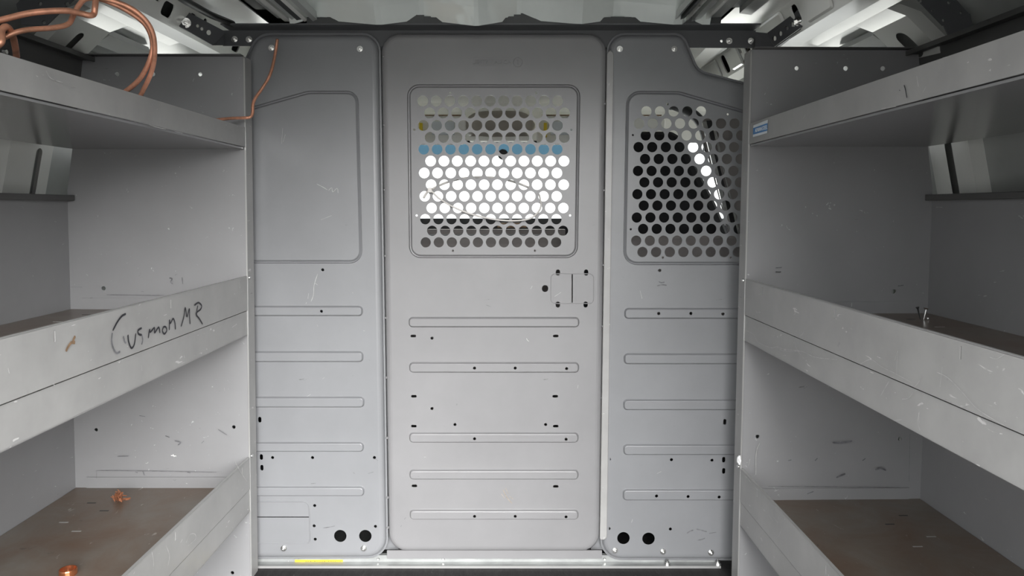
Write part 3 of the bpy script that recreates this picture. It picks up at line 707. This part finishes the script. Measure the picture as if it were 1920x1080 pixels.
# blue sticker on the right top lip
def stk(name, quad, m, off):
    P = [toloc(ur, onright(u, v, off)) for u, v in quad]; return mk(name, P, [(0, 1, 2, 3)], m, ur, local=True, thick=.0004)
S3 = lambda *p: crop(p, 4.909, 1380, 60)
stk('sticker', S3((155, 968), (285, 930), (291, 808), (160, 860)), M['paper'], .0014)
stk('sticker_field', S3((156, 945), (286, 908), (289, 838), (158, 885)), M['blue'], .0020)
q0 = toloc(ur, onright(*S3((230, 893))[0], .0026)); q1 = toloc(ur, onright(*S3((160, 912))[0], .0026)); q2 = toloc(ur, onright(*S3((285, 874))[0], .0026))
rot = Matrix(((0, 0, -1, 0), (-1, 0, 0, 0), (0, 1, 0, 0), (0, 0, 0, 1)))
text('ADRIAN STEEL', .0135, q0, ur, M['paper'], 'sticker_lettering', depth=.0003, rot=rot, spacing=.95)
b = Bag()
for vv in (919, 925): pass
# marks on the end panels (scuffs where goods rubbed)
def onend(sg, u, v): return U(u, v, (2.0 if sg < 0 else 1.914)-.006)
def scuffs(sg, root, lst, m=None, wd=.003, name='scuffs'):
    b = Bag()
    for s in lst:
        P = [toloc(root, onend(sg, u, v)) for u, v in s]; ribbon(b, spline(P, 4) if len(P) > 2 else P, wd, (0, -1, 0))
    tag(b.out(name, m or M['inkfaint'], root, local=True), kind='stuff')
E1 = lambda *p: crop(p, 4, 0, 480); E2 = lambda *p: crop(p, 3.177, 0, 740)
scuffs(-1, ul, [E1((525, 232), (615, 233)), E1((800, 290), (980, 292), (1230, 295)), E1((675, 315), (695, 312)), E1((1060, 266), (1080, 268)), E1((1310, 145), (1330, 135)), E2((575, 452), (575, 500)), E2((575, 452), (900, 455), (1290, 462))], wd=.0013, name='seam_lines')
scuffs(-1, ul, [E1((1270, 165), (1290, 170), (1280, 195), (1295, 210)), E1((1365, 160), (1370, 210)), E2((830, 125), (865, 130)), E2((1300, 208), (1350, 240)), E2((1200, 290), (1215, 275)), E2((700, 368), (765, 366)), E2((850, 455), (860, 480)), E2((805, 460), (820, 465)), E2((1115, 462), (1135, 466)), E2((985, 245), (1010, 255)), E2((1040, 275), (1075, 285), (1060, 300))], wd=.003)
scuffs(-1, ul, [E2((1018, 362), (1050, 366)), E2((1030, 355), (1038, 370))], M['putty'], .004, 'paint_chips')
F2 = lambda *p: crop(p, 3.374, 1380, 760); F1 = lambda *p: crop(p, 3.374, 1380, 480)
scuffs(1, ur, [F2((205, 512), (700, 516), (1035, 518)), F2((1100, 180), (1095, 480))], wd=.0012, name='seam_lines')
scuffs(1, ur, [F2((610, 235), (660, 238), (735, 225)), F2((635, 458), (670, 440), (692, 432)), F2((880, 408), (915, 398), (950, 412)), F2((450, 560), (490, 545)), F2((515, 335), (500, 350)), F1((250, 75), (290, 72)), F1((250, 100), (285, 100)), F1((1025, 190), (1060, 185)), F2((330, 350), (350, 345)), F2((800, 350), (820, 335))], wd=.0045)
scuffs(1, ur, [F2((125, 440), (128, 300), (150, 240)), F2((80, 380), (88, 340))], M['scratch'], .0015, 'drip_marks')
# support brackets from the top rails up to the roof
def bracket(root, quad, Y, holes, foot=None):
    ou = [(u, -v) for u, v in quad]
    v_, f_ = flat(ou if area(ou) > 0 else ou[::-1], [circ(u, -v, r, 8) for u, v, r in holes])
    mk('roof_bracket', [toloc(root, U(x, -y, Y)) for x, y in v_], f_, M['beam'], root, local=True, thick=.004)
    if foot: mk('bracket_foot', [toloc(root, U(*q)) for q in foot], [(0, 1, 2, 3)], M['beam'], root, local=True, thick=.004)
bracket(ul, [(30, 8), (66, -30), (160, -20), (128, 8), (85, 49), (40, 46)], 1.62, [(75, 7, 4), (125, 7, 4), (82, 42, 4)])
bracket(ur, [(1712, -10), (1785, -10), (1817, 26), (1768, 48)], 1.66, [(1779, 5, 3), (1802, 24, 3), (1769, 38, 3), (1727, 2, 3), (1748, 20, 2)],
        [(1768, 48, 1.66), (1817, 26, 1.66), (1821, 48, 1.66), (1776, 66, 1.66)])

# ------------------------------------------------------------------ loose things
# heavy copper coil over the top left shelf
coil = empty('copper_coil', U(200, 110, 1.40)-Vector((0, 0, .15)), 'thick looped bare copper wire spilling over the top left shelf', 'copper wire')
def w3(pts, nm, r, par, m=M['copper']):
    P = spline([U(u, v, y) for u, v, y in pts], 8)
    Bag().tube(P, r, 10).out(nm, m, par, smooth=True)
w3([(262, 182, 1.47), (285, 132, 1.43), (290, 85, 1.40), (280, 48, 1.38), (250, 18, 1.36), (205, 0, 1.34), (165, -3, 1.32), (148, 10, 1.31), (137, 30, 1.30), (128, 45, 1.28), (100, 52, 1.26), (40, 58, 1.22), (-10, 78, 1.2), (-40, 85, 1.19)], 'strand', .0044, coil)
w3([(235, 172, 1.46), (262, 148, 1.44), (281, 112, 1.42), (286, 80, 1.41), (274, 48, 1.39), (245, 24, 1.37), (210, 6, 1.35), (170, -8, 1.33)], 'strand', .0046, coil)
w3([(180, -6, 1.31), (178, 14, 1.30), (176, 26, 1.30), (168, 29, 1.29), (150, 25, 1.28), (120, 20, 1.26), (60, 24, 1.23), (0, 38, 1.2), (-40, 48, 1.18)], 'strand', .0050, coil)
w3([(31, 106, 1.28), (28, 85, 1.25), (22, 62, 1.22), (12, 50, 1.2), (3, 58, 1.19), (3, 78, 1.18), (-8, 88, 1.18)], 'strand', .0052, coil)
cw = empty('copper_wire', U(500, 150, 2.0)-Vector((0, 0, .1)), 'single bent copper wire hooked on the left bulkhead bolt', 'copper wire')
w3([(520, 73, 2.03), (517, 95, 2.03), (511, 125, 2.02), (503, 147, 2.01), (490, 168, 2.0), (480, 182, 1.99), (474.5, 195, 1.98), (473.5, 212, 1.975), (469, 219.5, 1.97), (458, 221, 1.965), (432, 222, 1.93), (405, 225, 1.88)], 'strand', [.0040]*0 or .0040, cw)
# copper ring and rusty clump on the bottom left shelf
zf = .2402
p = UZ(128, 1077, zf)
ring = bpy.data.objects
b = Bag(); n = 28; R0 = .0165
V = []
for k, (r, z) in enumerate(((R0, 0), (R0+.0006, .002), (R0+.0006, .0105), (R0, .0125), (R0-.0016, .0125), (R0-.0016, 0))):
    V += [(p.x+r*math.cos(2*PI*i/n), p.y+r*math.sin(2*PI*i/n), zf+z) for i in range(n)]
b.add(V, [f for k in range(6) for f in [(k*n+i, k*n+(i+1) % n, ((k+1) % 6)*n+(i+1) % n, ((k+1) % 6)*n+i) for i in range(n)]])
tag(b.out('copper_ring', M['ring'], base=(p.x, p.y, zf)), 'short bright copper pipe ring standing on the bottom left shelf', 'pipe fitting')
p = UZ(224, 940, zf)
b = Bag()
for k in range(46):
    a = random.uniform(0, 2*PI); rr = abs(random.gauss(0, .011)); h = max(.002, random.uniform(.002, .026)*(1-rr/.03))
    c = Vector((p.x+rr*math.cos(a), p.y+rr*math.sin(a), zf+h))
    d = Vector((random.uniform(-1, 1), random.uniform(-1, 1), random.uniform(-.4, .8))).normalized()*random.uniform(.005, .011); e = d.orthogonal().normalized()*random.uniform(.002, .004)
    V = [c-d, c-d*.2+e, c+d, c-e*.8]; V = [Vector((q.x, q.y, max(zf+.0003, q.z))) for q in V]; t = Vector((0, 0, .0012))
    b.add([tuple(q) for q in V]+[tuple(q+t) for q in V], [(3, 2, 1, 0), (4, 5, 6, 7), (0, 1, 5, 4), (1, 2, 6, 5), (2, 3, 7, 6), (3, 0, 4, 7)])
tag(b.out('dried_clump', M['rust'], base=(p.x, p.y, zf)), 'small crumpled rusty brown clump on the bottom left shelf', 'debris')
# screws standing on the middle right shelf
def screw(u, v, u2, v2, X, m, label, s=1.):
    a = U(u2, v2, X); c = U(u, v, X); a.z = .7312; d = (c-a); L_ = max(.028, d.length); d = d.normalized()
    rt = empty('screw', a, label, 'screw')
    Bag().cyl(a+d*.001, d, .0008, L_*.92, 8, .0022*s).out('shank', m, rt); Bag().cyl(a+d*(L_*.92), d, .0026*s, .004, 6, .0046*s).out('head', m, rt)
screw(1720.5, 577, 1726, 593, 1.80, M['dark'], 'dark screw leaning upright at the back of the middle right shelf')
screw(1735.5, 583, 1732, 594, 1.80, M['zinc'], 'shiny hex screw standing on the middle right shelf beside the dark one', 1.4)
a = U(1740, 593, 1.80); a.z = .7312
rt = empty('nut', a, 'tiny shiny nut lying on the middle right shelf beside two screws', 'nut'); Bag().cyl(a, (0, 0, 1), .005, .004, 6).out('body', M['zinc'], rt); Bag().cyl(a+Vector((0, 0, .004)), (0, 0, 1), .0028, .0015, 10).out('collar', M['zinc'], rt)
# white putty blob on the right corner flange
p = U(1386, 862, 1.902)
bm = bmesh.new(); bmesh.ops.create_icosphere(bm, subdivisions=3, radius=.0075)
for q in bm.verts: q.co = Vector((q.co.x*.7, q.co.y*.8, q.co.z*1.5))*(1+.45*noise.noise(q.co*210))
me = bpy.data.meshes.new('putty_blob'); bm.to_mesh(me); bm.free(); me.materials.append(M['putty'])
o = bpy.data.objects.new('putty_blob', me); o.location = p; C.objects.link(o); tag(o, 'white crumpled dab stuck on the front corner of the right shelving unit', 'putty')
# rust coloured blob at the bottom right corner
# cable tie looped through the door's window
tie = empty('cable_tie', U(905, 375, PY-.01), 'loose white nylon cable tie looped through the door window holes', 'cable tie')
P = spline([U(u, v, y) for u, v, y in ((794, 371, PY-.004), (806, 357, PY-.012), (822, 371, PY-.016), (850, 388, PY-.020), (885, 402, PY-.022), (925, 411, PY-.022), (960, 414, PY-.020), (990, 411, PY-.018), (1006, 401, PY-.014), (1014, 388, PY-.006), (1013, 375, PY+.006), (1008, 362, PY+.018), (985, 349, PY+.03), (945, 336, PY+.035), (900, 332, PY+.035), (860, 336, PY+.035), (830, 345, PY+.02), (806, 357, PY-.004))], 6)
Bag().tube(P, .0040, 8, flat=.6).out('strap', M['plastic'], tie, smooth=True)
c = U(806, 357, PY-.014); bevel(Bag().box(c-Vector((.006, .004, .006)), c+Vector((.006, .006, .007))).out('head', M['plastic'], tie), .0015)
# thin brown wires looping behind the right post top
tw = empty('thin_wire', U(1402, 110, 1.98), 'thin brown twisted wires hanging from the header beam beside the right unit', 'wire')
def w4(pts, r=.0012): Bag().tube(spline([U(u, v, y) for u, v, y in pts], 6), r, 6).out('strand', M['brownwire'], tw)
w4([(1403, 89, 2.06), (1401, 100, 2.03), (1396, 112, 2.0), (1395, 118, 1.99), (1401, 128, 1.98), (1403, 142, 1.98), (1402, 160, 1.98)])
w4([(1422, 90, 2.0), (1412, 98, 1.97), (1404, 108, 1.97), (1401, 125, 1.98), (1403, 150, 1.98)])
w4([(1396, 114, 2.0), (1398, 105, 2.02), (1402, 96, 2.04)])
# black conduit along the left roof rail
ct = tag(Bag().tube([U(u, v, y) for u, v, y in ((290, -38, 1.55), (350, 3, 1.8), (395, 28, 1.95), (436, 45, 2.06))], .009, 12).out('roof_conduit', M['dark'], base=U(395, 28, 1.9), smooth=True), 'dark ribbed conduit running along the left roof rail to the header beam', 'conduit')

# ------------------------------------------------------------------ cab beyond the bulkhead
cabl = tag(mk('wall_front', *(lambda b: (b.V, b.F))(Bag().box((CX-1.25, 3.72, FL), (CX+1.25, 3.75, .86))), M['dash']), kind='structure')
for sg, nm in ((-1, 'door_1'), (1, 'door_2')):
    x = CX+sg*1.2
    v, f = flat([(2.2, FL), (3.75, FL), (3.75, .85), (3.25, 1.36), (2.9, 1.5), (2.2, 1.56)], [rpoly([(2.42, .94, .03), (3.55, .94, .03), (3.2, 1.33, .04), (2.42, 1.38, .04)], 0, 4)])
    d_ = tag(mk(nm, [(x, a, c) for a, c in v], f, M['silver'], thick=.03, off=0), kind='structure')
    g = rpoly([(2.42, .94, .03), (3.55, .94, .03), (3.2, 1.33, .04), (2.42, 1.38, .04)], 0, 4)
    mk('pane', [(x, a, c) for a, c in g], [tuple(range(len(g)))], M['glass'], d_)
HL = [(2.13, 1.515), (2.6, 1.488), (3.0, 1.470), (3.12, 1.456), (3.18, 1.42), (3.235, 1.300)]
b = Bag()
for i, (y, z) in enumerate(HL): b.V += [(CX-(.64 if i < 4 else 1.2), y, z), (CX-.3, y, z), (CX+.3, y, z), (CX+(.64 if i < 4 else 1.2), y, z)]
for i in range(len(HL)-1): b.F += [(i*4+k, i*4+4+k, i*4+5+k, i*4+1+k) for k in range(3)]
tag(b.out('trim_4', M['cream'], thick=.02, off=1), kind='structure')
# A pillars
for sg, xx in ((-1, (-1.02, -1.24)), (1, (1.06, 1.16))):
    s = .06
    V = [(xx[0], 3.225, 1.32), (xx[1], 3.20, 1.36), (xx[1]+sg*.03, 3.80, .80), (xx[0]+sg*.075, 3.80, .80)]
    tag(mk('trim_%d' % (5 if sg < 0 else 6), V, [(0, 1, 2, 3)], M['console'], thick=.05, off=0), kind='structure')
hd = tag(mk('hood', [(CX-1.0, 3.78, .84), (CX+1.0, 3.78, .84), (CX+.98, 4.7, .76), (CX-.98, 4.7, .76), (CX+.9, 5.0, .62), (CX-.9, 5.0, .62)], [(0, 1, 2, 3), (3, 2, 4, 5)], M['white'], base=(CX, 4.2, .6), thick=.02), 'white painted hood in front of the windscreen', 'hood')
# windshield
def ws(t): return (3.235+t*.50, 1.30-t*.44)
def quadws(t0, t1, m, nm, par=None):
    y0, z0 = ws(t0); y1, z1 = ws(t1)
    V = [(-1.05, y0, z0), (1.06, y0, z0), (1.12, y1, z1), (-1.15, y1, z1)]
    return mk(nm, V, [(0, 1, 2, 3)], m, par)
wsd = tag(quadws(0, 1, M['glass'], 'window_1'), kind='structure')
y1, z1 = ws(.14)
mk('tint_band', [(-1.05, 3.231, 1.301), (.70, 3.231, 1.301), (.70, y1-.004, z1), (-1.07, y1-.004, z1)], [(0, 1, 2, 3)], M['tint'], wsd)
# mirror mount spot
Bag().cyl(U(943, 289, 3.22), (0, -1, -.3), .022, .012, 16).out('mirror_mount', M['dash'], wsd)
# overhead console
c0 = U(870, 205, 3.02); c1 = U(1003, 262, 3.02)
oc = empty('overhead_console', ((c0.x+c1.x)/2, 3.05, c0.z), 'rounded taupe overhead console seen through the top of the door window', 'console')
b = Bag(); nx = 16; cx_ = (c0.x+c1.x)/2; hw = (c1.x-c0.x)/2
sec = []
for i in range(nx+1):
    t = -1+2*i/nx; k = max(0.02, 1-abs(t)**4)**.5
    sec.append([(cx_+hw*t, 3.08-.10*k*math.cos(a), (c0.z+c1.z)/2+(c0.z-c1.z)/2*k*math.sin(a)) for a in [PI/2-PI*j/8 for j in range(9)]])
for s_ in sec: b.V += s_
b.F = [(i*9+j, (i+1)*9+j, (i+1)*9+j+1, i*9+j+1) for i in range(nx) for j in range(8)]
b.out('housing', M['taupe'], oc, smooth=True, thick=.003, off=0)
Bag().box((cx_-hw*.85, 3.02, c1.z-.004), (cx_+hw*.85, 3.09, c1.z+.014)).out('lower_lip', M['cream'], oc)
# visors
for (xa, xb, lb, yl) in ((-.80, -.185, 'cream sun visor with a yellow tag, left half of the windscreen', -.372), (.10, .62, 'cream sun visor with a yellow tag, right half of the windscreen', .098)):
    vz = empty('sun_visor', ((xa+xb)/2, 3.05, 1.40), lb, 'sun visor')
    cs = [(xa, 1.262, .02), (xb, 1.262, .02), (xb, 1.372, .02), (xa, 1.372, .02)]
    b = Bag(); o_ = rpoly(cs, 0, 5); i_ = rpoly(cs, .005, 5); mv = lambda x, z, d: (x, 3.03+d+(1.37-z)*.3, z)
    rings(b, [(i_, .016), (o_, .012), (o_, .004), (i_, 0)], mv); addflat(b, i_, [], mv, 0); b.out('pad', M['cream'], vz)
    Bag().box((xa+.02, 3.022, 1.373), (xb-.02, 3.03, 1.378)).out('rod', M['brown'], vz)
    Bag().box((yl+(.0 if xa < 0 else .03), 3.02, 1.29), (yl+.012+(.0 if xa < 0 else .03), 3.055, 1.345)).out('yellow_tag', M['yellow'], vz)
    wx = yl+.05 if xa < 0 else .155
    Bag().box((wx, 3.028, 1.30), (wx+.09, 3.058, 1.352)).out('white_tag', M['paper'], vz)
# dashboard
dz = U(925, 407, 3.2).z
db = empty('dashboard', (CX, 3.45, .5), 'black dashboard seen through the lower door window holes', 'dashboard')
b = Bag(); sc = [(3.16, dz-.035), (3.18, dz-.006), (3.30, dz+.0), (3.70, dz-.06), (3.70, .45), (3.30, .45), (3.20, .78)]
n = len(sc); b.add([(CX-1.14, y, z) for y, z in sc]+[(CX+1.14, y, z) for y, z in sc], [tuple(range(n))[::-1], tuple(range(n, 2*n))]+[(i, (i+1) % n, (i+1) % n+n, i+n) for i in range(n)])
b.out('top_pad', M['dash'], db)
Bag().box((-.35, 3.08, .40), (.22, 3.19, dz-.05)).out('centre_stack', M['console'], db)
Bag().box((-.06, 3.07, dz-.042), (.06, 3.085, dz-.022)).out('display', M['brown'], db)
# engine cover / console between the seats
ec = empty('engine_cover', (-.05, 2.75, FL), 'low grey plastic engine cover between the cab seats', 'engine cover')
zt_ = U(925, 445, 2.35).z
o = Bag().box((-.42, 2.35, FL), (.225, 2.56, zt_)).out('shell', M['console'], ec); bevel(o, .04, 3)
bevel(Bag().box((-.3, 2.40, zt_-.01), (.12, 2.5, zt_+.004)).out('lid', M['cover'], ec), .01)
# passenger seat
st = empty('passenger_seat', (.47, 2.5, FL), 'black high-backed passenger seat behind the perforated right window', 'seat')
zt2 = U(1230, 244, 2.4).z; xl = .28
cs = [(xl, .62, .03), (.74, .62, .03), (.73, .86, .05), (.665, 1.015, .06), (.553, zt2-.02, .03), (.52, zt2, .03), (xl+.03, zt2, .05)]
b = Bag(); ms = lambda x, z, d: (x, 2.40+d+(z-.6)*.03, z)
rings(b, [(rpoly(cs, .02), .13), (rpoly(cs, 0), .10), (rpoly(cs, 0), .03), (rpoly(cs, .012), .008), (rpoly(cs, .03), 0)], ms); addflat(b, rpoly(cs, .03), [], ms, 0)
b.add([ms(*p, .13) for p in rpoly(cs, .02)], [tuple(range(len(rpoly(cs, .02))))[::-1]])
b.out('backrest', M['fabric'], st)
zc = U(1230, 440, 2.35).z
bevel(Bag().box((xl-.02, 2.30, .30), (.80, 2.395, zc)).out('back_shell', M['console'], st), .02, 3)
bevel(Bag().box((xl, 2.5, .38), (.76, 3.0, .52)).out('cushion', M['fabric'], st), .04, 3)
Bag().box((xl+.05, 2.45, FL), (.72, 2.95, .38)).out('pedestal', M['dash'], st)
# belt pillar and grab rail on the right of the cab
bp_ = empty('belt_pillar', (.78, 2.72, FL), 'grey belt pillar trim with a bright strip right of the seat', 'pillar')
V = [U(1312, 222, 2.75), U(1450, 222, 2.6), U(1470, 500, 2.6), U(1386, 500, 2.75)]
mk('trim', V, [(0, 3, 2, 1)], M['console'], bp_, thick=.03, off=0)
mk('bright_strip', [U(1316, 228, 2.71), U(1324, 228, 2.71), U(1384, 480, 2.71), U(1377, 480, 2.71)], [(0, 3, 2, 1)], M['zinc'], bp_, thick=.008, off=0)
mk('dark_strip', [U(1324, 226, 2.712), U(1334, 226, 2.71), U(1393, 480, 2.71), U(1384, 480, 2.712)], [(0, 3, 2, 1)], M['dash'], bp_, thick=.008, off=0)
mk('bright_strip', [U(1334, 232, 2.70), U(1339, 232, 2.70), U(1397, 480, 2.70), U(1393, 480, 2.70)], [(0, 3, 2, 1)], M['zinc'], bp_, thick=.008, off=0)
gb = empty('grab_handle', U(1290, 215, 2.95), 'black grab handle curving below the cab roof near the right pillar', 'handle')
Bag().tube(spline([U(u, v, y) for u, v, y in ((1262, 196, 2.9), (1285, 206, 2.85), (1308, 222, 2.8), (1322, 246, 2.78), (1330, 280, 2.78))], 6), .020, 10).out('grip', M['dash'], gb, smooth=True)
for (u, v, y) in ((1262, 196, 2.9), (1330, 280, 2.78)): Bag().cyl(U(u, v, y), (0, 1, 0), .018, .03, 12).out('mount', M['dash'], gb)

for o in bpy.data.objects:
    if '_base' in o: del o['_base']
